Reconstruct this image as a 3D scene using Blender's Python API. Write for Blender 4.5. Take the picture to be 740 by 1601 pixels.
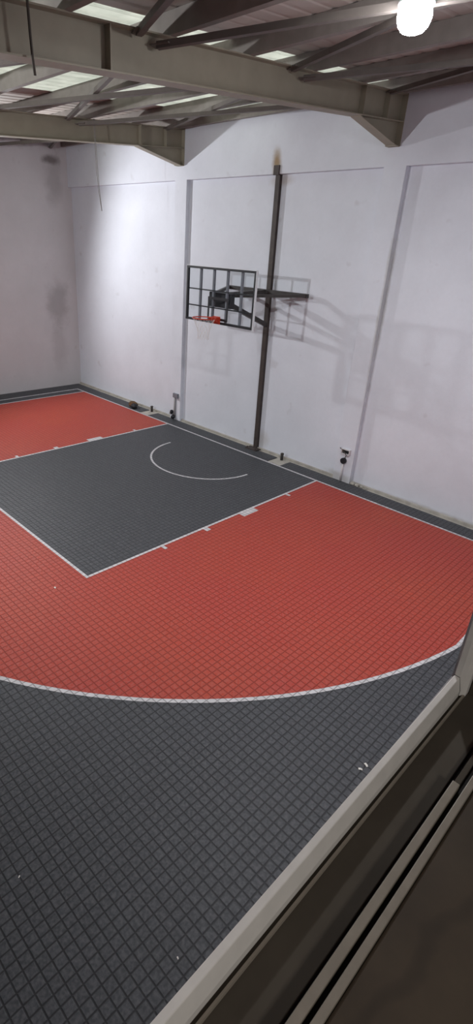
import bpy, bmesh, math, random
from mathutils import Vector, Matrix

random.seed(7)
for _o in list(bpy.data.objects):
    bpy.data.objects.remove(_o)
SC = bpy.context.scene
COL = SC.collection

# court coordinates used below: x along the hoop wall, y = distance from the baseline
# into the court, z up.  Blender Y is -y.
def W(p):
    return Vector((p[0], -p[1], p[2]))

# ------------------------------------------------------------------ camera
cd = bpy.data.cameras.new('camera')
cam = bpy.data.objects.new('camera', cd)
COL.objects.link(cam)
F_PX = 819.136
CX, CY, CZ = 8.0663, 9.0441, 4.3503
R_ = Vector((0.70130222, 0.71080336, 0.05416444))
U_ = Vector((-0.33590317, 0.26248238, 0.90458392))
F_ = Vector((-0.62876408, 0.65258071, -0.42284057))
m = Matrix((R_, U_, -F_)).transposed().to_4x4()
m.translation = W((CX, CY, CZ))
cam.matrix_world = m
cd.sensor_fit = 'HORIZONTAL'
cd.sensor_width = 36.0
cd.lens = F_PX / 740.0 * 36.0
cd.shift_x = 40.2305 / 740.0
cd.shift_y = -25.2755 / 740.0
cd.clip_start = 0.02
cd.clip_end = 200
SC.camera = cam

# ------------------------------------------------------------------ world, exposure
wd = bpy.data.worlds.new('world')
SC.world = wd
wd.use_nodes = True
bg = wd.node_tree.nodes['Background']
bg.inputs[0].default_value = (0.95, 1.0, 0.985, 1)
bg.inputs[1].default_value = 3.4
SC.view_settings.view_transform = 'Standard'
SC.view_settings.look = 'None'
SC.view_settings.gamma = 1.0
SC.view_settings.exposure = 0.0
SC.view_settings.use_curve_mapping = False
SC.cycles.use_denoising = True
SC.cycles.max_bounces = 10
SC.cycles.diffuse_bounces = 6
SC.cycles.transparent_max_bounces = 16
SC.cycles.sample_clamp_indirect = 6.0

LAMP = (5.24, 4.06, 6.235)          # the high bay lamp in view
def point(name, p, watts, size, col=(0.97, 0.98, 1.0)):
    l = bpy.data.lights.new(name, 'POINT')
    l.energy = watts; l.shadow_soft_size = size; l.color = col
    o = bpy.data.objects.new(name, l); COL.objects.link(o)
    o.location = W(p)
    return o
# two more hall lamps hanging out of view: at the left wall and over mid court
l2 = point('hall_floodlight', (-6.0, 3.30, 5.25), 760, 0.06)
l2.data.type = 'SPOT'
l2.data.spot_size = math.radians(160); l2.data.spot_blend = 0.6
l2.rotation_euler = (W((1.0, 0.2, 2.0)) - W((-6.0, 3.30, 5.25))).to_track_quat('-Z', 'Y').to_euler()
fl = point('hall_floodlight', (-0.10, 10.3, 4.85), 900, 0.08)
fl.data.type = 'SPOT'
fl.data.spot_size = math.radians(135); fl.data.spot_blend = 0.7
fl.rotation_euler = (W((0.3, -0.5, 2.4)) - W((-0.10, 10.3, 4.85))).to_track_quat('-Z', 'Y').to_euler()
# dim unseen fill light added behind the window to brighten the sill
gl = bpy.data.lights.new('sill_fill_light', 'AREA')
gl.shape = 'DISK'; gl.size = 0.5; gl.energy = 26; gl.color = (1.0, 0.95, 0.89)
go = bpy.data.objects.new('sill_fill_light', gl); COL.objects.link(go)
go.location = W((9.6, 9.3, 5.05))

# ------------------------------------------------------------------ materials
def srgb(r, g, b):
    f = lambda c: (c / 12.92) if c <= 0.04045 else ((c + 0.055) / 1.055) ** 2.4
    return (f(r / 255.), f(g / 255.), f(b / 255.), 1)

class NT:
    def __init__(s, name):
        s.m = bpy.data.materials.new(name)
        s.m.use_nodes = True
        s.t = s.m.node_tree
        s.n = s.t.nodes
        s.b = s.n['Principled BSDF']
    def new(s, typ, **kw):
        nd = s.n.new(typ)
        for k, v in kw.items():
            setattr(nd, k, v)
        return nd
    def link(s, a, b):
        s.t.links.new(a, b)
    def math(s, op, a, b=None, c=None, clamp=False):
        nd = s.new('ShaderNodeMath', operation=op, use_clamp=clamp)
        for i, v in enumerate((a, b, c)):
            if v is None: continue
            if hasattr(v, 'links'): s.link(v, nd.inputs[i])
            else: nd.inputs[i].default_value = v
        return nd.outputs[0]
    def mix(s, fac, a, b, blend='MIX'):
        nd = s.new('ShaderNodeMix', data_type='RGBA', blend_type=blend)
        for i, v in ((0, fac), (6, a), (7, b)):
            if hasattr(v, 'links'): s.link(v, nd.inputs[i])
            else: nd.inputs[i].default_value = v
        return nd.outputs[2]
    def pos(s):
        g = s.new('ShaderNodeNewGeometry')
        sp = s.new('ShaderNodeSeparateXYZ')
        s.link(g.outputs['Position'], sp.inputs[0])
        return g.outputs['Position'], sp.outputs
    def obj(s):
        g = s.new('ShaderNodeTexCoord')
        return g.outputs['Object']
    def noise(s, vec, scale, detail=4, rough=0.55, out='Fac'):
        nd = s.new('ShaderNodeTexNoise')
        nd.inputs['Scale'].default_value = scale
        nd.inputs['Detail'].default_value = detail
        nd.inputs['Roughness'].default_value = rough
        s.link(vec, nd.inputs['Vector'])
        return nd.outputs[out]
    def ramp(s, fac, a, b):
        nd = s.new('ShaderNodeMapRange')
        nd.inputs['From Min'].default_value = a
        nd.inputs['From Max'].default_value = b
        s.link(fac, nd.inputs['Value'])
        return nd.outputs[0]
    def bump(s, h, strength, dist):
        nd = s.new('ShaderNodeBump')
        nd.inputs['Strength'].default_value = strength
        nd.inputs['Distance'].default_value = dist
        s.link(h, nd.inputs['Height'])
        s.link(nd.outputs[0], s.b.inputs['Normal'])
    def color(s, c):
        if hasattr(c, 'links'): s.link(c, s.b.inputs['Base Color'])
        else: s.b.inputs['Base Color'].default_value = c
    def set(s, rough=None, metal=None, spec=None):
        if rough is not None: s.b.inputs['Roughness'].default_value = rough
        if metal is not None: s.b.inputs['Metallic'].default_value = metal
        if spec is not None: s.b.inputs['Specular IOR Level'].default_value = spec

def mat_noisy(name, c, var=0.15, scale=12, rough=0.6, metal=0.0, bump=0.0, bdist=0.003, spec=0.4):
    k = NT(name)
    v = k.obj()
    f = k.ramp(k.noise(v, scale), 0.3, 0.7)
    lo = tuple(x * (1 - var) for x in c[:3]) + (1,)
    hi = tuple(min(1, x * (1 + var)) for x in c[:3]) + (1,)
    k.color(k.mix(f, lo, hi))
    k.set(rough, metal, spec)
    if bump: k.bump(k.noise(v, scale * 5), bump, bdist)
    return k.m

def mat_plaster(name, c, stains):
    """painted block wall: uneven white, roller texture, rust and damp stains of their own shape
    stains: (x, y, z, rx, ry, rz, colour, strength) in court coordinates"""
    k = NT(name)
    P, xyz = k.pos()
    big = k.ramp(k.noise(P, 0.9, 5, 0.6), 0.3, 0.72)
    fine = k.ramp(k.noise(P, 14, 4, 0.6), 0.3, 0.7)
    a = tuple(x * 0.90 for x in c[:3]) + (1,)
    col = k.mix(big, a, c)
    col = k.mix(k.math('MULTIPLY', fine, 0.10), col, tuple(x * 0.75 for x in c[:3]) + (1,))
    # scuffs and small smudges low on the wall
    spots = k.ramp(k.noise(P, 3.1, 2, 0.4), 0.70, 0.78)
    col = k.mix(k.math('MULTIPLY', spots, 0.20), col, srgb(150, 140, 140))
    warp = k.noise(P, 2.6, 4, 0.6)
    for (x, y, z, rx, ry, rz, sc, st) in stains:
        dx = k.math('DIVIDE', k.math('SUBTRACT', xyz[0], x), rx)
        dy = k.math('DIVIDE', k.math('SUBTRACT', xyz[1], -y), ry)
        dz = k.math('DIVIDE', k.math('SUBTRACT', xyz[2], z), rz)
        d = k.math('SQRT', k.math('ADD', k.math('ADD', k.math('MULTIPLY', dx, dx), k.math('MULTIPLY', dy, dy)), k.math('MULTIPLY', dz, dz)))
        d = k.math('ADD', d, k.math('MULTIPLY', k.math('SUBTRACT', warp, 0.5), 0.9))
        f = k.new('ShaderNodeMapRange')
        f.inputs['From Min'].default_value = 1.0
        f.inputs['From Max'].default_value = 0.25
        f.interpolation_type = 'SMOOTHSTEP'
        k.link(d, f.inputs['Value'])
        col = k.mix(k.math('MULTIPLY', f.outputs[0], st), col, sc)
    k.color(col)
    k.set(0.85, 0, 0.25)
    h = k.math('ADD', k.noise(P, 60, 3, 0.6), k.math('MULTIPLY', k.noise(P, 7, 3, 0.5), 0.7))
    k.bump(h, 0.35, 0.006)
    return k.m

def mat_tile(name, c, groove, var=0.10, hue=None):
    """interlocking sport tile: 83 mm cells with dark grooves, small mesh texture"""
    k = NT(name)
    P, xyz = k.pos()
    cell = 1 / 0.0833
    def edge(s):
        u = k.math('FRACT', k.math('ADD', k.math('MULTIPLY', s, cell), 0.5))
        return k.math('ABSOLUTE', k.math('SUBTRACT', u, 0.5))      # 0 on the groove ... wraps
    ex = edge(xyz[0]); ey = edge(xyz[1])
    e = k.math('MINIMUM', ex, ey)
    g = k.new('ShaderNodeMapRange')
    g.inputs['From Min'].default_value = 0.035
    g.inputs['From Max'].default_value = 0.10
    k.link(e, g.inputs['Value'])
    body = g.outputs[0]
    fl = k.new('ShaderNodeVectorMath', operation='FLOOR')
    scv = k.new('ShaderNodeVectorMath', operation='SCALE')
    k.link(P, scv.inputs[0]); scv.inputs['Scale'].default_value = cell
    k.link(scv.outputs[0], fl.inputs[0])
    wn = k.new('ShaderNodeTexWhiteNoise', noise_dimensions='2D')
    k.link(fl.outputs[0], wn.inputs['Vector'])
    lo = tuple(x * (1 - var) for x in c[:3]) + (1,)
    hi = tuple(x * (1 + var) for x in c[:3]) + (1,)
    col = k.mix(wn.outputs['Value'], lo, hi)
    if hue:
        col = k.mix(k.ramp(k.noise(P, 0.55, 3, 0.5), 0.35, 0.65), col, hue)
    dust = k.ramp(k.noise(P, 38, 2, 0.5), 0.35, 0.7)
    col = k.mix(k.math('MULTIPLY', dust, 0.14), col, (0.4, 0.4, 0.4, 1))
    col = k.mix(body, groove, col)
    k.color(col)
    k.set(0.55, 0, 0.3)
    k.bump(k.math('ADD', body, k.math('MULTIPLY', k.noise(P, 180, 1, 0.5), 0.15)), 0.6, 0.004)
    return k.m

M = {}
RUST = srgb(140, 110, 60)
DAMP = srgb(88, 78, 76)
M['wall'] = mat_plaster('white_plaster', srgb(220, 223, 232), [
    (0.17, -0.48, 6.02, 0.17, 0.2, 0.34, RUST, 0.85),
    (0.27, -0.55, 5.72, 0.40, 0.2, 0.16, RUST, 0.35),
    (0.36, -0.55, 0.25, 0.35, 0.3, 0.30, srgb(150, 130, 100), 0.30),
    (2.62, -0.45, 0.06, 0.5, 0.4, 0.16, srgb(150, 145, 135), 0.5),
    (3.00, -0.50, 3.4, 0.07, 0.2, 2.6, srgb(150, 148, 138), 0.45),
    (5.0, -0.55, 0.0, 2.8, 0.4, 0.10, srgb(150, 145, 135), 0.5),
])
M['wall_side'] = mat_plaster('white_plaster_side', srgb(206, 203, 206), [
    (-7.7, 0.10, 2.6, 0.4, 0.55, 0.95, DAMP, 0.35),
    (-7.7, 0.15, 1.3, 0.4, 0.40, 0.9, DAMP, 0.18),
    (-7.7, 0.05, 6.45, 0.4, 0.40, 0.16, DAMP, 0.7),
    (-7.7, 0.9, 6.95, 0.4, 1.6, 0.36, DAMP, 0.55),
    (-7.7, 0.0, 5.9, 0.4, 0.4, 0.9, DAMP, 0.25),
])
M['concrete'] = mat_noisy('concrete', srgb(170, 166, 158), 0.18, 5, 0.9, bump=0.4)
M['red'] = mat_tile('red_tile', srgb(171, 62, 40), srgb(134, 45, 32), 0.06, srgb(169, 55, 42))
M['grey'] = mat_tile('grey_tile', srgb(62, 64, 69), srgb(42, 43, 46), 0.09)
M['line'] = mat_tile('white_line_paint', srgb(204, 202, 205), srgb(150, 148, 150), 0.08)
M['beam'] = mat_noisy('khaki_steel_paint', srgb(150, 143, 127), 0.06, 4, 0.55)
M['purlin'] = mat_noisy('grey_primer_steel', srgb(134, 128, 123), 0.10, 6, 0.6)
M['brace'] = mat_noisy('pale_steel_paint', srgb(104, 97, 92), 0.08, 8, 0.6)
M['roof'] = mat_noisy('roof_sheet', srgb(184, 176, 170), 0.06, 2.5, 0.6)
M['dark_steel'] = mat_noisy('dark_steel', srgb(58, 55, 54), 0.15, 12, 0.5)
M['post_steel'] = mat_noisy('rusty_dark_steel', srgb(66, 58, 55), 0.22, 6, 0.6)
M['black'] = mat_noisy('black_paint', srgb(34, 35, 40), 0.15, 20, 0.5)
M['frame_grey'] = mat_noisy('grey_frame_paint', srgb(120, 122, 130), 0.10, 20, 0.45)
M['pipe_grey'] = mat_noisy('grey_conduit', srgb(160, 158, 160), 0.08, 20, 0.6)
M['white_metal'] = mat_noisy('white_metal', srgb(215, 218, 222), 0.05, 20, 0.35)
M['rim'] = mat_noisy('red_rim_paint', srgb(190, 62, 40), 0.10, 20, 0.4)
M['net'] = mat_noisy('net_cord', srgb(225, 220, 218), 0.06, 20, 0.8)
M['alu'] = mat_noisy('brushed_aluminium', srgb(236, 233, 229), 0.04, 30, 0.4, metal=0.0, bump=0.05, bdist=0.0005)
M['alu_dull'] = mat_noisy('dull_aluminium', srgb(150, 142, 131), 0.08, 30, 0.5, metal=0.1)
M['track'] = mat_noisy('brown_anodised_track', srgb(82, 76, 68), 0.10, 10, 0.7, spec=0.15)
M['rubber'] = mat_noisy('black_rubber', srgb(26, 24, 22), 0.1, 20, 0.8)
M['booth'] = mat_noisy('dim_room_paint', srgb(120, 110, 100), 0.08, 3, 0.9)
M['cable'] = mat_noisy('dark_cable', srgb(74, 68, 62), 0.1, 20, 0.7)
M['cable_pale'] = mat_noisy('pale_cable', srgb(140, 136, 134), 0.1, 20, 0.7)
M['sack'] = mat_noisy('brown_cloth', srgb(92, 70, 48), 0.25, 14, 0.95)
M['paper'] = mat_noisy('paper', srgb(225, 222, 215), 0.04, 20, 0.9)
M['plastic'] = mat_noisy('white_plastic', srgb(205, 202, 204), 0.04, 20, 0.5)

def mat_stone():
    k = NT('brown_stone_sill')
    v = k.obj()
    w = k.noise(v, 5, 6, 0.65)
    vein = k.new('ShaderNodeTexWave')
    vein.inputs['Scale'].default_value = 2.2
    vein.inputs['Distortion'].default_value = 9
    vein.inputs['Detail'].default_value = 4
    k.link(v, vein.inputs['Vector'])
    c = k.mix(k.ramp(w, 0.3, 0.7), srgb(68, 59, 50), srgb(84, 73, 61))
    c = k.mix(k.math('MULTIPLY', k.ramp(vein.outputs['Fac'], 0.90, 1.0), 0.35), c, srgb(48, 42, 37))
    k.color(c)
    k.set(0.45, 0, 0.4)
    k.bump(w, 0.2, 0.002)
    return k.m
M['stone'] = mat_stone()

def mat_skylight():
    k = NT('translucent_sheet')
    v = k.obj()
    f = k.ramp(k.noise(v, 3, 4), 0.3, 0.7)
    c = k.mix(f, (0.58, 0.59, 0.55, 1), (0.72, 0.72, 0.68, 1))
    tr = k.new('ShaderNodeBsdfTranslucent')
    df = k.new('ShaderNodeBsdfDiffuse')
    k.link(c, tr.inputs[0]); k.link(c, df.inputs[0])
    mx = k.new('ShaderNodeMixShader')
    mx.inputs[0].default_value = 0.35
    k.link(tr.outputs[0], mx.inputs[1]); k.link(df.outputs[0], mx.inputs[2])
    k.link(mx.outputs[0], k.n['Material Output'].inputs[0])
    return k.m
M['skylight'] = mat_skylight()

def mat_acrylic():
    k = NT('clear_acrylic')
    tr = k.new('ShaderNodeBsdfTransparent')
    tr.inputs[0].default_value = (0.95, 0.965, 0.97, 1)
    gl = k.new('ShaderNodeBsdfGlossy')
    gl.inputs['Roughness'].default_value = 0.03
    lw = k.new('ShaderNodeLayerWeight')
    lw.inputs[0].default_value = 0.25
    fr = k.math('MULTIPLY', k.math('POWER', lw.outputs['Facing'], 3.0), 0.35)
    mx = k.new('ShaderNodeMixShader')
    k.link(k.math('ADD', fr, 0.03), mx.inputs[0])
    k.link(tr.outputs[0], mx.inputs[1]); k.link(gl.outputs[0], mx.inputs[2])
    k.link(mx.outputs[0], k.n['Material Output'].inputs[0])
    return k.m
M['acrylic'] = mat_acrylic()

def mat_emit(name, c, s):
    k = NT(name)
    e = k.new('ShaderNodeEmission')
    e.inputs[0].default_value = c
    e.inputs[1].default_value = s
    k.link(e.outputs[0], k.n['Material Output'].inputs[0])
    return k.m

# ------------------------------------------------------------------ builders
def world_loc(o):
    v = Vector((0, 0, 0))
    while o is not None:
        v += o.location
        o = o.parent
    return v

class MB:
    """collects shapes given in court coordinates, links them as ONE mesh object"""
    def __init__(s, warp=None):
        s.bm = bmesh.new()
        s.warp = warp
    def v(s, p):
        if s.warp: p = s.warp(p)
        return s.bm.verts.new(W(p))
    def loops(s, rings, cap=True, closed=False):
        vs = [[s.v(p) for p in r] for r in rings]
        n = len(vs[0])
        k = len(vs)
        for i in range(k if closed else k - 1):
            a, b = vs[i], vs[(i + 1) % k]
            for j in range(n):
                try: s.bm.faces.new((a[j], a[(j + 1) % n], b[(j + 1) % n], b[j]))
                except ValueError: pass
        if cap and not closed:
            s.bm.faces.new(vs[0]); s.bm.faces.new(vs[-1])
        return s
    def extrude(s, poly, vec):
        vec = Vector(vec)
        return s.loops([poly, [tuple(Vector(p) + vec) for p in poly]])
    def box(s, x0, x1, y0, y1, z0, z1):
        return s.extrude([(x0, y0, z0), (x1, y0, z0), (x1, y1, z0), (x0, y1, z0)], (0, 0, z1 - z0))
    def prism(s, xy, z0, z1):
        return s.extrude([(x, y, z0) for x, y in xy], (0, 0, z1 - z0))
    def frame_at(s, d, up):
        d = Vector(d).normalized()
        up = Vector(up)
        if abs(d.dot(up)) > 0.99: up = Vector((1, 0, 0))
        a = d.cross(up).normalized()
        return a, a.cross(d).normalized()
    def bar(s, p0, p1, w, h, up=(0, 0, 1)):
        p0 = Vector(p0); p1 = Vector(p1)
        a, b = s.frame_at(p1 - p0, up)
        q = [a * (-w / 2) + b * (-h / 2), a * (w / 2) + b * (-h / 2), a * (w / 2) + b * (h / 2), a * (-w / 2) + b * (h / 2)]
        return s.loops([[p0 + c for c in q], [p1 + c for c in q]])
    def tube(s, pts, r, n=10, closed=False):
        pts = [Vector(p) for p in pts]
        rings = []
        k = len(pts)
        for i, p in enumerate(pts):
            if closed: d = pts[(i + 1) % k] - pts[i - 1]
            else: d = pts[min(i + 1, k - 1)] - pts[max(i - 1, 0)]
            a, b = s.frame_at(d, (0, 0, 1))
            rr = r[i] if isinstance(r, (list, tuple)) else r
            rings.append([p + a * (rr * math.cos(t)) + b * (rr * math.sin(t)) for t in [2 * math.pi * j / n for j in range(n)]])
        return s.loops(rings, closed=closed)
    def lathe(s, c, prof, n=24):
        rings = [[(c[0] + r * math.cos(t), c[1] + r * math.sin(t), c[2] + z) for t in [2 * math.pi * j / n for j in range(n)]] for r, z in prof]
        return s.loops(rings)
    def lump(s, c, rx, ry, rz, seed=0, n=14, rough=0.18, flat=None):
        rnd = random.Random(seed)
        ph = [rnd.uniform(0, 6.28) for _ in range(6)]
        rings = []
        for i in range(1, n):
            th = math.pi * i / n
            ring = []
            for j in range(n + 4):
                fi = 2 * math.pi * j / (n + 4)
                k = 1 + rough * (math.sin(3 * fi + ph[0] + 2 * th) * 0.5 + math.sin(5 * fi + ph[1]) * 0.3 * math.sin(th) + math.sin(4 * th + 2 * fi + ph[2]) * 0.4)
                z = c[2] + rz * math.cos(th) * k
                if flat is not None: z = max(z, flat)
                ring.append((c[0] + rx * math.sin(th) * math.cos(fi) * k, c[1] + ry * math.sin(th) * math.sin(fi) * k, z))
            rings.append(ring)
        return s.loops(rings)
    def build(s, name, mat, parent=None, smooth=False, bevel=0):
        bmesh.ops.recalc_face_normals(s.bm, faces=s.bm.faces)
        off = world_loc(parent) if parent else Vector((0, 0, 0))
        if off.length: bmesh.ops.translate(s.bm, verts=s.bm.verts, vec=-off)
        me = bpy.data.meshes.new(name)
        s.bm.to_mesh(me); s.bm.free()
        me.materials.append(mat)
        if smooth:
            for p in me.polygons: p.use_smooth = True
        o = bpy.data.objects.new(name, me)
        COL.objects.link(o)
        if parent: o.parent = parent
        if bevel:
            b = o.modifiers.new('bevel', 'BEVEL')
            b.width = bevel; b.segments = 2; b.limit_method = 'ANGLE'
        return o

def recenter(o, p):
    """put a one-mesh thing's origin at its base"""
    d = W(p)
    o.data.transform(Matrix.Translation(-d))
    o.location = d
    return o

def tag(o, label, cat, group=None):
    o['label'] = label; o['category'] = cat
    if group: o['group'] = group
    return o

def thing(name, p, label, cat, group=None):
    o = bpy.data.objects.new(name, None)
    o.empty_display_size = 0.2
    COL.objects.link(o)
    o.location = W(p)
    return tag(o, label, cat, group)

def struct(o):
    o['kind'] = 'structure'
    return o

# ------------------------------------------------------------------ measures
XL = -7.72                 # left wall face
XR = 7.80                  # window wall, court side
YB = 16.0                  # wall behind, out of view
PANEL, FACE = -0.58, -0.47 # recessed panels / pilasters and ring beam of the hoop wall
ZRING = 5.82
zb = lambda y: 6.445 - 0.0985 * (y + 0.5)     # underside of the sloping beams
BD = 0.385                                    # beam depth
PH = 0.20                                     # purlin height
zr = lambda y: zb(y) + BD + PH                # underside of the roof sheets
BX = (2.70, -2.70)
MAT = 0.015                                   # court tiles lie on the slab, top at z = 0

# ------------------------------------------------------------------ shell
struct(MB().box(XL - 0.3, 8.4, -1.0, YB + 0.3, -0.3, -MAT).build('floor', M['concrete']))

b = MB()
b.box(XL - 0.3, 8.4, -1.0, PANEL, -MAT, 7.6)
b.box(XL - 0.02, 8.4, PANEL - 0.1, FACE, ZRING, 7.6)
PIL = ((-2.90, -2.49), (2.57, 2.99))
for x0, x1 in PIL:
    b.box(x0, x1, PANEL - 0.1, FACE - 0.001, -MAT, ZRING + 0.1)
struct(b.build('wall_front', M['wall'], bevel=0.008))
# rough concrete ledge left between tiles and wall
struct(MB().box(XL, XR, PANEL, PANEL + 0.05, -MAT, 0.03).build('baseboard_front', M['concrete']))
struct(MB().box(XL - 0.3, XL, -0.9, YB + 0.3, -MAT, 7.6).build('wall_left', M['wall_side']))
struct(MB().box(XL - 0.3, 8.4, YB, YB + 0.3, -MAT, 7.6).build('wall_back', M['wall_side']))

# window wall with its opening, and the dim room behind it
OY0, OY1, OZ0, OZ1 = 7.80, 10.9, 3.36, 4.95
XI = 8.12
b = MB()
b.box(XR, XI, -0.9, OY0, -MAT, 7.6)
b.box(XR, XI, OY1, YB + 0.2, -MAT, 7.6)
b.box(XR, XI, OY0, OY1, -MAT, OZ0)
b.box(XR, XI, OY0, OY1, OZ1, 7.6)
struct(b.build('wall_right', M['wall_side']))
b = MB()
b.box(XI, 11.0, 5.8, 6.0, 2.3, 5.2)
b.box(XI, 11.0, 12.8, 13.0, 2.3, 5.2)
b.box(10.8, 11.0, 5.8, 13.0, 2.3, 5.2)
b.box(XI, 11.0, 5.8, 13.0, 5.1, 5.3)
b.box(XI, 11.0, 5.8, 13.0, 2.2, 2.4)
struct(b.build('wall_gallery', M['booth']))

# roof: ribbed sheets sloping down from the hoop wall, translucent sheets between
SKY = [(-6.3, -5.3), (-1.7, 0.3), (1.75, 2.5)]
def rib_sheet(x0, x1):
    b = MB()
    n = max(2, int(round((x1 - x0) / 0.25)))
    w = (x1 - x0) / n
    prof = []
    for i in range(n):
        a = x0 + i * w
        prof += [(a, 0), (a + w * 0.62, 0), (a + w * 0.72, 0.008), (a + w * 0.9, 0.008)]
    prof.append((x1, 0))
    y0, y1 = -0.95, YB + 0.3
    for i in range(len(prof) - 1):
        (xa, ha), (xb, hb) = prof[i], prof[i + 1]
        b.loops([[(xa, y0, zr(y0) + ha), (xb, y0, zr(y0) + hb), (xb, y0, zr(y0) + hb + 0.004), (xa, y0, zr(y0) + ha + 0.004)],
                 [(xa, y1, zr(y1) + ha), (xb, y1, zr(y1) + hb), (xb, y1, zr(y1) + hb + 0.004), (xa, y1, zr(y1) + ha + 0.004)]])
    return b
edges = [XL - 0.3]
for a, c in SKY: edges += [a, c]
edges.append(8.4)
roof = rib_sheet(edges[0], edges[1])
for i in range(2, len(edges), 2):
    r2 = rib_sheet(edges[i], edges[i + 1])
    tmp = bpy.data.meshes.new('t'); r2.bm.to_mesh(tmp); r2.bm.free()
    roof.bm.from_mesh(tmp); bpy.data.meshes.remove(tmp)
ceiling = struct(roof.build('ceiling', M['roof']))
for a, c in SKY:
    o = rib_sheet(a, c).build('skylight_panel', M['skylight'], ceiling)
    o['label'] = 'pale translucent roof sheet'

# ------------------------------------------------------------------ court tiles and lines
court = thing('court_flooring', (0, 0, -MAT), 'red and grey interlocking tile court surface with white lines', 'court floor')
N1 = (-3.80, -3.40); N2 = (1.04, 1.42)        # gaps left around the floor sockets
ym = -0.44
outer = [(XL + 0.05, ym), (N1[0], ym), (N1[0], -0.06), (N1[1], -0.06), (N1[1], ym), (N2[0], ym), (N2[0], -0.06),
         (N2[1], -0.06), (N2[1], ym), (XR - 0.06, ym), (XR - 0.06, YB - 0.1), (XL + 0.05, YB - 0.1)]
MB().prism(outer, -MAT, 0.0).build('grey_surround', M['grey'], court)['label'] = 'dark grey tiles'
AX, AR, AC, AXO = 6.69, 6.84, 1.575, 0.04
def arc_pts(R, xs, n=72):
    a0 = math.acos(xs / R)
    return [(AXO + R * math.cos(a), AC + R * math.sin(a)) for a in [a0 + (math.pi - 2 * a0) * i / n for i in range(n + 1)]]
red = [(AXO - AX, 0.0), (AXO + AX, 0.0)] + arc_pts(AR, AX)
MB().prism(red, 0.0, 0.001).build('red_zone', M['red'], court)['label'] = 'orange red tiles inside the arc'
KH, KL = 2.482, 5.713
MB().prism([(-KH, 0), (KH, 0), (KH, KL), (-KH, KL)], 0.001, 0.002).build('key_zone', M['grey'], court)['label'] = 'dark grey free throw lane'
Z0, Z1 = 0.002, 0.003
LW = 0.044
def line(name, x0, x1, y0, y1):
    return MB().box(x0, x1, y0, y1, Z0, Z1).build(name, M['line'], court)
line('baseline', -7.07, 7.07, -0.045, 0.005)
line('sideline', -7.07, -7.02, 0.005, 15.5)
line('sideline', 7.02, 7.07, 0.005, 15.5)
line('key_line', -KH, -KH + LW, 0.005, KL)
line('key_line', KH - LW, KH, 0.005, KL)
line('key_line', -KH + LW, KH - LW, KL - LW, KL)
b = MB()
o_ = [(AXO - AX - 0.025, 0.005)] + list(reversed(arc_pts(AR + 0.025, AX + 0.025))) + [(AXO + AX + 0.025, 0.005)]
i_ = [(AXO - AX + 0.025, 0.005)] + list(reversed(arc_pts(AR - 0.025, AX - 0.025))) + [(AXO + AX - 0.025, 0.005)]
b.loops([[(p[0], p[1], Z0), (p[0], p[1], Z1), (q[0], q[1], Z1), (q[0], q[1], Z0)] for p, q in zip(o_, i_)])
b.build('three_point_line', M['line'], court)
b = MB()
SR, SCy, SCx = 1.30, 0.93, 0.03
seg = [math.pi * i / 40 for i in range(41)]
b.loops([[(SCx + R * math.cos(a), SCy + R * math.sin(a), z) for R, z in ((SR, Z0), (SR, Z1), (SR - LW, Z1), (SR - LW, Z0))] for a in seg])
b.build('no_charge_arc', M['line'], court)
for sx in (-1, 1):
    for yk, ln, wd_ in ((1.07, 0.06, 0.10), (2.27, 0.40, 0.13), (3.34, 0.10, 0.10), (4.30, 0.06, 0.10)):
        a, c = sorted((sx * KH, sx * (KH + wd_)))
        line('lane_mark', a, c, yk - ln / 2, yk + ln / 2)

# ------------------------------------------------------------------ roof steel
def ibeam(x, label, first):
    root = thing('steel_beam', (x, FACE, zb(FACE)), label, 'beam', None)
    y0, y1 = FACE + 0.012, YB
    FW = 0.105
    b = MB()
    def strip(xa, xb, h0, h1):
        b.loops([[(xa, y, zb(y) + h0), (xb, y, zb(y) + h0), (xb, y, zb(y) + h1), (xa, y, zb(y) + h1)] for y in (y0, y1)])
    strip(x - 0.006, x + 0.006, 0.014, BD - 0.014)
    strip(x - FW, x + FW, 0, 0.014)
    strip(x - FW, x + FW, BD - 0.014, BD)
    b.build('girder', M['beam'], root)
    for y in (0.06, 0.77, 5.32, 9.9):
        s = MB()
        for sx in (-1, 1):
            xa, xb = sorted((x + sx * 0.006, x + sx * 0.098))
            s.box(xa, xb, y - 0.008, y + 0.008, zb(y) + 0.014, zb(y) + BD - 0.014)
        s.build('stiffener_plate', M['beam'], root)
    # haunch bracket under the end of the beam
    br = MB()
    yt, zt = FACE + 0.10, zb(FACE) - 0.33
    yk = 0.80
    br.extrude([(x - 0.006, FACE + 0.012, zb(FACE)), (x - 0.006, yk, zb(yk)), (x - 0.006, yt, zt), (x - 0.006, FACE + 0.012, zt)], (0.012, 0, 0))
    br.bar((x, yk + 0.02, zb(yk) - 0.004), (x, yt, zt), 0.17, 0.012, (0, 0, 1))
    br.box(x - 0.10, x + 0.10, FACE, yt + 0.03, zt - 0.012, zt)
    br.build('haunch_bracket', M['beam'], root)
    MB().box(x - 0.11, x + 0.11, FACE, FACE + 0.012, zt, zb(FACE) + BD).build('end_plate', M['beam'], root)
    return root
ibeam(BX[0], 'khaki steel I-beam nearest the camera, crossing the top of the picture under the lamp', True)
ibeam(BX[1], 'khaki steel I-beam further away, ending left of the basketball hoop', False)

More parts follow.
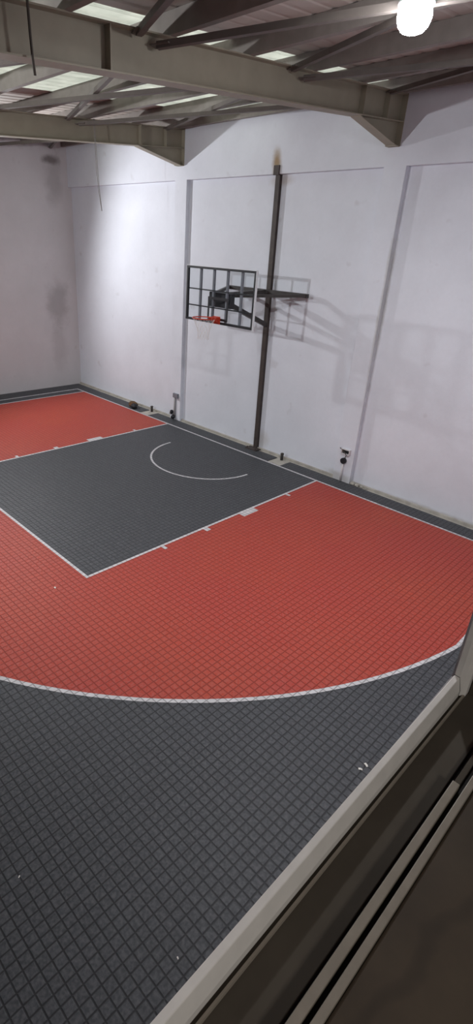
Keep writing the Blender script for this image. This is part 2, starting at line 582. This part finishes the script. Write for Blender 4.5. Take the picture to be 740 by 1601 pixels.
ORD = ['first', 'second', 'third', 'fourth', 'fifth', 'sixth', 'seventh', 'eighth', 'ninth', 'tenth']
py = [-0.30 + 1.225 * k for k in range(6)]
for k, y in enumerate(py):
    b = MB()
    h = zb(y) + BD
    xa, xb = XL, XR
    # C section lying across the beams: web towards the court, lips towards the wall
    prof = [(0, 0), (-0.075, 0), (-0.075, 0.02), (-0.071, 0.02), (-0.071, 0.004), (-0.004, 0.004), (-0.004, PH - 0.006), (-0.071, PH - 0.006),
            (-0.071, PH - 0.02), (-0.075, PH - 0.02), (-0.075, PH - 0.002), (0, PH - 0.002)]
    b.extrude([(xa, y + py_, h + pz) for py_, pz in prof], (xb - xa, 0, 0))
    o = b.build('roof_purlin', M['purlin'])
    recenter(o, (0, y, h))
    tag(o, 'grey steel roof purlin running along the hoop wall, %s one out from it' % ORD[k], 'purlin', 'roof purlins')

# crossed bracing tubes between the beams, node every 2.45 m
def brace(p0, p1, label, sag=0.0):
    root = thing('roof_brace', p0, label, 'brace', 'crossed roof bracing tubes')
    b = MB().bar(p0, p1, 0.06, 0.06)
    b.build('brace_tube', M['brace'], root)
    for p, q in ((p0, p1), (p1, p0)):
        d = (Vector(q) - Vector(p)).normalized()
        MB().bar(Vector(p) - d * 0.06, Vector(p) + d * 0.16, 0.12, 0.010).build('gusset_plate', M['brace'], root)
nodes = [-0.05, 2.42, 4.87, 7.32]
bays = [(BX[1] + 0.10, BX[0] - 0.10, 'Mid-bay'), (BX[0] + 0.10, XR - 0.06, 'Right-bay'),
        (XL + 0.06, BX[1] - 0.10, 'Left-bay')]
squares = ['next to the hoop wall', 'second out from the hoop wall', 'third out from the hoop wall']
for xa, xb, wb in bays:
    for k in range(1 if xb < 0 else 3):
        ya, yb = nodes[k] + 0.12, nodes[k + 1] - 0.12
        zt = lambda y, d: zb(y) + BD - 0.035 - d
        brace((xa, ya, zt(ya, 0.0)), (xb, yb, zt(yb, 0.0)), '%s bracing tube, upper one of the cross %s' % (wb, squares[k]))
        yl = ya + (0.55 if (k == 1 and xa > 0) else 0.0)
        brace((xa, yb, zt(yb, 0.07)), (xb, yl, zt(yl, 0.07)), '%s bracing tube, lower one of the cross %s' % (wb, squares[k]))

# ------------------------------------------------------------------ lamps
x, y, z = LAMP
root = thing('high_bay_lamp', LAMP, 'glaring round white high bay lamp under the roof beyond the nearer steel beam', 'lamp')
MB().lathe(LAMP, [(0.03, 0.14), (0.06, 0.14), (0.08, 0.09), (0.12, 0.05), (0.145, 0.02), (0.145, 0.0), (0.125, 0.0)], 32).build('lamp_housing', M['white_metal'], root, True)
MB().lathe(LAMP, [(0.12, -0.001), (0.135, -0.04), (0.138, -0.08), (0.122, -0.13), (0.09, -0.165), (0.05, -0.18), (0.01, -0.184)], 32).build('lamp_lens', mat_emit('lamp_glow', (0.96, 0.97, 1.0, 1), 90), root, True)
MB().tube([(x, y, z + 0.13), (x, y, max(zr(y) - 0.02, z + 0.2))], 0.012, 8).build('lamp_stem', M['dark_steel'], root)
l = bpy.data.lights.new('lamp_light', 'AREA')
l.shape = 'DISK'; l.size = 0.18; l.energy = 170; l.color = (0.97, 0.98, 1.0)
o = bpy.data.objects.new('lamp_light', l); COL.objects.link(o)
o.parent = root; o.location = (0, 0, -0.188)

# ------------------------------------------------------------------ basketball hoop
PX, PY0, PY1 = 0.285, PANEL, -0.50        # post foot
LEAN = -0.013                             # the post leans a little to the left going up
px = lambda z: PX + LEAN * z
BXc, BY, BZ0, BHt, BWd = 0.107, 0.912, 2.980, 1.075, 1.938
hoop = thing('basketball_hoop', (PX, PY1, 0), 'wall-mounted basketball hoop with clear backboard on a tall dark steel post', 'basketball hoop')
def slab(xa, xb, y0, y1, z0, z1):
    return [[(px(z) + xa, y0, z), (px(z) + xb, y0, z), (px(z) + xb, y1, z), (px(z) + xa, y1, z)] for z in (z0, z1)]
b = MB()                                   # H section: two flanges and a web
zp0, zp1 = 0.017, ZRING - 0.004
b.loops(slab(-0.055, 0.055, PY1 - 0.012, PY1, zp0, zp1))
b.loops(slab(-0.055, 0.055, PANEL + 0.004, PANEL + 0.016, zp0, zp1))
b.loops(slab(-0.055, -0.045, PANEL + 0.016, PY1 - 0.012, zp0, zp1))
b.loops(slab(0.040, 0.050, PANEL + 0.016, PY1 - 0.012, zp0, zp1))
b.build('post', M['post_steel'], hoop)
b = MB().box(PX - 0.17, PX + 0.17, PANEL + 0.06, -0.32, 0.001, 0.016)
for sx in (-0.13, 0.13):
    b.tube([(PX + sx, -0.36, 0.004), (PX + sx, -0.36, 0.05)], 0.014, 6)
b.build('base_plate', M['post_steel'], hoop)
xt = px(5.86)
b = MB().box(xt - 0.075, xt + 0.065, FACE, FACE + 0.03, ZRING - 0.02, 5.97)
b.box(xt - 0.075, xt + 0.065, FACE, PY1 + 0.03, ZRING - 0.02, ZRING)
b.build('top_bracket', M['post_steel'], hoop)
ZX = 3.62
xc = px(ZX)
yx = -0.42
b = MB().bar((xc - 1.12, yx, ZX), (xc + 1.12, yx, ZX), 0.08, 0.08)
b.build('crossbar', M['dark_steel'], hoop)
YBOX = BY - 0.07                            # back of the board frame
boxc = (BXc - 0.06, 3.44)
b = MB().box(boxc[0] - 0.31, boxc[0] + 0.31, YBOX - 0.16, YBOX - 0.03, boxc[1] - 0.145, boxc[1] + 0.145)
b.build('mounting_box', M['black'], hoop, bevel=0.01)
MB().bar((xc, PY1, 3.61), (boxc[0] + 0.05, YBOX - 0.16, 3.54), 0.09, 0.10).build('arm', M['dark_steel'], hoop)
MB().bar((px(2.92), PY1 - 0.01, 2.92), (boxc[0] + 0.12, YBOX - 0.12, 3.40), 0.09, 0.09).build('lower_strut', M['dark_steel'], hoop)
for sx in (-1, 1):
    MB().bar((xc + sx * 1.08, yx + 0.03, ZX), (boxc[0] + sx * 0.24, YBOX - 0.12, 3.545), 0.06, 0.06).build('side_strut', M['dark_steel'], hoop)
# backboard: pane, edge frame, grid of stiffening bars, target
board = MB().box(BXc - BWd / 2 + 0.01, BXc + BWd / 2 - 0.01, BY - 0.012, BY - 0.002, BZ0 + 0.01, BZ0 + BHt - 0.01).build('backboard', M['acrylic'], hoop)
board['label'] = 'clear acrylic pane'
x0, x1, z0, z1 = BXc - BWd / 2, BXc + BWd / 2, BZ0, BZ0 + BHt
b = MB()
T = 0.045
b.box(x0, x1, BY - 0.05, BY + 0.001, z1 - T, z1 - 0.004)
b.box(x0, x1, BY - 0.05, BY + 0.001, z0, z0 + T)
b.box(x0 + 0.004, x0 + T, BY - 0.05, BY + 0.001, z0 + T, z1 - T)
b.box(x1 - T, x1 - 0.004, BY - 0.05, BY + 0.001, z0 + T, z1 - T)
b.build('board_frame', M['black'], board)
b = MB()
b.box(x1, x1 + 0.008, BY - 0.05, BY + 0.004, z0 - 0.02, z1 + 0.006)
b.box(x0 - 0.008, x0, BY - 0.05, BY + 0.004, z0, z1 + 0.006)
b.box(x0, x1, BY - 0.05, BY + 0.004, z1, z1 + 0.008)
o = b.build('edge_trim', M['white_metal'], board)
o['label'] = 'white metal edge strip'
for f in (0.2, 0.4, 0.6, 0.8):
    xx = x0 + f * (x1 - x0)
    MB().box(xx - 0.024, xx + 0.024, BY - 0.075, BY - 0.035, z0 + T, z1 - T).build('upright_bar', M['frame_grey'], board)
for f in (0.41, 0.715):
    zz = z1 - f * (z1 - z0)
    MB().box(x0 + T, x1 - T, BY - 0.034, BY - 0.016, zz - 0.012, zz + 0.012).build('cross_rail', M['black'], board)
b = MB()
tx0, tx1, tz0, tz1 = BXc - 0.295, BXc + 0.295, 3.05, 3.50
for (a, c, d, e) in ((tx0, tx1, tz1 - 0.05, tz1), (tx0, tx1, tz0, tz0 + 0.05), (tx0, tx0 + 0.05, tz0 + 0.05, tz1 - 0.05), (tx1 - 0.05, tx1, tz0 + 0.05, tz1 - 0.05)):
    b.box(a, c, BY - 0.002, BY, d, e)
b.build('target_square', M['black'], board)
# rim
RZ = 3.115
RC = (BXc, BY + 0.15 + 0.225)
rim = MB()
rim.tube([(RC[0] + 0.235 * math.cos(t), RC[1] + 0.235 * math.sin(t), RZ) for t in [2 * math.pi * i / 40 for i in range(40)]], 0.011, 10, True)
rim = rim.build('rim', M['rim'], hoop, True)
b = MB()
b.box(BXc - 0.10, BXc + 0.10, BY + 0.008, BY + 0.022, RZ - 0.13, RZ + 0.02)
b.extrude([(BXc - 0.10, BY + 0.02, RZ - 0.01), (BXc + 0.10, BY + 0.02, RZ - 0.01), (BXc + 0.07, BY + 0.18, RZ - 0.01), (BXc - 0.07, BY + 0.18, RZ - 0.01)], (0, 0, 0.02))
for sx in (-1, 1):
    b.extrude([(BXc + sx * 0.085, BY + 0.02, RZ), (BXc + sx * 0.085, BY + 0.02, RZ - 0.12), (BXc + sx * 0.085, BY + 0.17, RZ - 0.02), (BXc + sx * 0.085, BY + 0.17, RZ)], (sx * 0.008, 0, 0))
b.build('rim_bracket', M['rim'], rim)
# net: crossed cords hanging from the ring
b = MB()
NS, NR = 12, 6
def npnt(i, k):
    rr = (0.225, 0.19, 0.16, 0.135, 0.12, 0.115, 0.12)[k]
    a = 2 * math.pi * (i + 0.5 * k) / NS
    return (RC[0] + rr * math.cos(a), RC[1] + rr * math.sin(a), RZ - 0.012 - 0.068 * k)
for i in range(NS):
    b.tube([npnt(i, k) for k in range(NR + 1)], 0.0024, 5)
    b.tube([npnt(i - k, k) for k in range(NR + 1)], 0.0024, 5)
b.build('net', M['net'], rim)

# ------------------------------------------------------------------ window frame and sill (gallery window the camera looks through)
def wv(k, d):                      # profile point: offset from the camera per metre of drop, drop below the camera
    return (CX + k * d, CZ - d)
A_ = 0.0118
def warp(p):                        # the frame is not quite square to the wall
    dy = p[1] - 8.85
    return (p[0] - A_ * dy, p[1], p[2])
win = struct(bpy.data.objects.new('window_1', None)); COL.objects.link(win)
win.location = W((XR, 9.2, 3.4))
YJ = 7.905
zf = CZ - 0.955
def run(name, pts, y0, y1, mat, bevel=0.0015, parent=win):
    b = MB(warp)
    b.loops([[(x, y, z) for x, z in pts] for y in (y0, y1)])
    return b.build(name, mat, parent, bevel=bevel)
a = wv(-0.2779, 0.90); r = wv(-0.2634, 0.90); c = wv(-0.2438, 0.936); zt = c[1] - 0.03
rail_prof = [a, r, c, (c[0], zt), (a[0], zt)]
run('bottom_rail', rail_prof, YJ - 0.05, 10.8, M['alu'])
# jamb: the same section turned upright
b = MB(warp)
top = 4.9
jp = [(a[0], YJ), (a[0], YJ - 0.045), (c[0] + 0.012, YJ - 0.045), (c[0] + 0.012, YJ - 0.012), (c[0] + 0.002, YJ - 0.004), (r[0], YJ)]
b.loops([[(x, y, z) for x, y in jp] for z in (zf + 0.0008, top)])
b.build('jamb', M['alu'], win, bevel=0.0015)
e_ = 0.0007
run('mitre_joint', [(a[0] - e_, a[1] + e_), (r[0], r[1] + e_), (c[0] + e_, c[1] + e_), (c[0] + e_, zt), (a[0] - e_, zt)], YJ - 0.0005, YJ + 0.0008, M['rubber'], 0)
g0 = wv(-0.2344, 0.950); g1 = wv(-0.2318, 0.944); ch = wv(-0.1624, 0.950)
run('track_channel', [(a[0], zf), (ch[0] + 0.01, zf), (ch[0] + 0.01, zf - 0.03), (a[0], zf - 0.03)], OY0 + 0.01, 10.88, M['track'])
run('track_lip', [(g0[0], zf), (g1[0] + 0.002, zf), (g1[0] + 0.001, zf + 0.006), (g0[0] + 0.001, zf + 0.006)], YJ - 0.02, 10.88, M['alu_dull'], 0)
t0 = wv(-0.1463, 0.925); t1 = wv(-0.1309, 0.925)
s0 = wv(-0.1218, 0.925); s1 = wv(-0.1083, 0.925)
run('inner_track', [t0, t1, (t1[0], zf), (t0[0], zf)], 8.17, 10.88, M['alu_dull'])
run('inner_track_shadowed', [(t0[0] + 0.001, t0[1] - 0.012), (t1[0] - 0.001, t0[1] - 0.012), (t1[0] - 0.001, zf), (t0[0] + 0.001, zf)], OY0 + 0.01, 8.17, M['track']).name = 'track_end_shaded'  # end stretch of the inner track, its shade put in as darker material
run('seal_slot', [(t1[0], t1[1] - 0.016), (s0[0], t1[1] - 0.016), (s0[0], zf), (t1[0], zf)], OY0 + 0.01, 10.88, M['rubber'], 0)
run('outer_lip', [s0, s1, (s1[0] + 0.001, zf), (s0[0], zf)], OY0 + 0.01, 10.88, M['alu_dull'])
e0 = wv(0.0467, 0.935)
run('window_sill', [(s1[0] + 0.001, CZ - 0.931), (e0[0] - 0.004, CZ - 0.931), (e0[0], CZ - 0.935), (e0[0], CZ - 0.965), (s1[0] + 0.001, CZ - 0.965)], OY0 + 0.01, 10.88, M['stone'], 0.003)
run('sill_edge', [(e0[0] + 0.0005, CZ - 0.94), (e0[0] + 0.03, CZ - 0.94), (e0[0] + 0.03, CZ - 0.99), (e0[0] + 0.0005, CZ - 0.99)], OY0 + 0.01, 10.88, M['alu_dull'], 0.002)
# dark side channel of the frame behind the jamb
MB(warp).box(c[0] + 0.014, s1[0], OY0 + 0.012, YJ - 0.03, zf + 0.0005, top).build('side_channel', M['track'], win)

# ------------------------------------------------------------------ small things by the walls
root = thing('cloth_bundle', (-4.25, -0.23, 0.0), 'small brown and black bundle on the grey border by the baseline', 'bundle')
MB().lump((-4.30, -0.22, 0.09), 0.16, 0.12, 0.09, 3, flat=0.004).build('brown_cloth', M['sack'], root, True)
MB().lump((-4.16, -0.16, 0.075), 0.09, 0.10, 0.08, 5, flat=0.004).build('black_cloth', M['black'], root, True)['label'] = 'black end of the bundle'

def stub(x, y, label):
    root = thing('floor_stub', (x, y, -MAT), label, 'pipe stub', 'short pipe stubs at the foot of the wall')
    MB().tube([(x, y, -MAT), (x, y, 0.15)], 0.035, 14).build('pipe', M['dark_steel'], root, True)
    MB().lathe((x, y, 0.15), [(0.041, -0.03), (0.041, 0.0), (0.03, 0.006), (0.005, 0.007)], 14).build('cap', M['post_steel'], root, True)
stub(-3.66, -0.42, 'short dark pipe stub in the concrete gap near the left pilaster')
stub(1.19, -0.42, 'short dark pipe stub in the concrete gap right of the hoop post')

# left pilaster: box, conduit pipe and plug
root = thing('wall_conduit', (-2.66, FACE, 0.0), 'grey conduit pipe with junction box low on the left pilaster', 'conduit')
b = MB().box(-2.74, -2.55, FACE, FACE + 0.06, 0.62, 0.74)
b.build('junction_box', M['frame_grey'], root, bevel=0.006)
MB().tube([(-2.68, FACE + 0.03, 0.62), (-2.68, FACE + 0.03, 0.10)], 0.028, 12).build('pipe', M['pipe_grey'], root, True)
MB().lump((-2.76, FACE + 0.07, 0.20), 0.05, 0.05, 0.06, 8).build('plug', M['black'], root, True)
MB().lump((-2.68, FACE + 0.08, 0.08), 0.06, 0.06, 0.06, 9).build('plug', M['black'], root, True)
MB().lump((-2.83, FACE + 0.05, 0.16), 0.035, 0.035, 0.05, 10).build('plug_cover', M['plastic'], root, True)

# right pilaster: open box with wires, round socket
XB = 2.80
root = thing('electrical_box', (XB, FACE, 0.40), 'open white electrical box with black socket low on the right pilaster', 'electrical box')
b = MB()
for (a_, c_, d_, e_) in ((-0.10, 0.10, 0.05, 0.065), (-0.10, 0.10, -0.05, -0.035), (-0.10, -0.085, -0.035, 0.05), (0.085, 0.10, -0.035, 0.05)):
    b.box(XB + a_, XB + c_, FACE, FACE + 0.05, 0.66 + d_, 0.66 + e_)
b.build('box_rim', M['plastic'], root)
MB().box(XB - 0.085, XB + 0.085, FACE, FACE + 0.006, 0.625, 0.71).build('box_back', M['black'], root)
MB().tube([(XB - 0.15, FACE + 0.02, 0.72), (XB - 0.08, FACE + 0.05, 0.70), (XB, FACE + 0.06, 0.66), (XB + 0.04, FACE + 0.05, 0.60), (XB, FACE + 0.03, 0.52)], 0.008, 6).build('wire', M['cable'], root, True)
MB().tube([(XB - 0.02, FACE, 0.46), (XB - 0.02, FACE + 0.05, 0.46)], 0.065, 18).build('socket', M['black'], root)
MB().tube([(XB - 0.10, FACE + 0.015, 0.46), (XB - 0.03, FACE + 0.02, 0.42), (XB - 0.03, FACE + 0.015, 0.36)], 0.010, 6).build('wire', M['cable'], root, True)
MB().tube([(XB - 0.02, FACE + 0.02, 0.40), (XB - 0.02, FACE + 0.02, 0.0)], 0.022, 10).build('pipe', M['plastic'], root, True)

# concrete crumbs at the foot of the right pilaster
rub = [(3.06, -0.49, 0.06), (3.17, -0.48, 0.05), (3.27, -0.49, 0.04), (3.38, -0.50, 0.03)]
labs = ['largest crumb of broken concrete in the corner right of the right pilaster', 'second concrete crumb right of the right pilaster',
        'third concrete crumb right of the right pilaster', 'smallest concrete crumb furthest right of the right pilaster']
for i, (x, y, s) in enumerate(rub):
    o = MB().lump((x, y, s * 0.5 - 0.01), s, s * 0.7, s * 0.6, 20 + i, 8, 0.3, flat=-MAT).build('concrete_crumb', M['concrete'])
    recenter(o, (x, y, -MAT))
    tag(o, labs[i], 'rubble', 'concrete crumbs')

# bits of paper and grit on the tiles
def scrap(x, y, s, ang, label):
    ca, sa = math.cos(ang), math.sin(ang)
    pts = [(-1, -0.5, 0.2), (0.1, -0.6, 0.9), (1.0, -0.4, 0.1), (0.9, 0.5, 0.3), (0.0, 0.45, 1.0), (-0.9, 0.55, 0.15)]
    P = [(x + s * (p[0] * ca - p[1] * sa), y + s * (p[0] * sa + p[1] * ca), 0.002 + 0.25 * s * p[2]) for p in pts]
    b = MB()
    lo = [b.v(p) for p in P]; hi = [b.v((p[0], p[1], p[2] + 0.0012)) for p in P]
    for q in ((0, 1, 4, 5), (1, 2, 3, 4)):
        b.bm.faces.new([lo[i] for i in q]); b.bm.faces.new([hi[i] for i in q])
    for i in range(6):
        b.bm.faces.new((lo[i], lo[(i + 1) % 6], hi[(i + 1) % 6], hi[i]))
    o = b.build('paper_scrap', M['paper'])
    recenter(o, (x, y, 0.0))
    tag(o, label, 'scrap', 'paper scraps on the court')
scrap(6.828, 5.41, 0.022, 0.4, 'upper of two white paper bits by the window rail')
scrap(6.815, 5.49, 0.020, -0.5, 'lower of two white paper bits by the window rail')
scrap(2.40, 6.17, 0.020, 0.2, 'white paper bit on the red tiles below the key corner')
scrap(6.728, 7.708, 0.009, 0.3, 'tiny pale bit on grey tiles close to the bright end of the rail')
scrap(5.532, 8.247, 0.009, 0.9, 'tiny pale bit on grey tiles at the left border')

# cables hanging from the roof steel
pts = [(2.86, 6.203, zb(6.2) + BD + 0.01), (2.862, 6.20, 6.16), (2.86, 6.194, 5.952), (2.857, 6.185, 5.78), (2.86, 6.175, 5.658)]
o = MB().tube(pts, 0.012, 8).build('hanging_cable', M['cable'], None, True)
recenter(o, pts[0]); tag(o, 'dark cable end hanging down over the side of the nearer beam', 'cable')
root = thing('hanging_wire', (-2.56, 1.95, zb(1.95) + BD), 'thin pale double wire hanging from the farther beam in front of the wall', 'wire')
for d in (0.0, 0.022):
    pts = [(-2.585, 1.955 + d, zb(1.95) + BD + 0.005), (-2.58, 1.955 + d, 6.546), (-2.565, 1.95 + d, 6.2), (-2.56, 1.93 + d * 1.4, 5.75), (-2.55, 1.905 + d, 5.34), (-2.55, 1.862 + d * 0.2, 4.99)]
    MB().tube(pts, 0.006, 6).build('strand', M['cable_pale'], root, True)
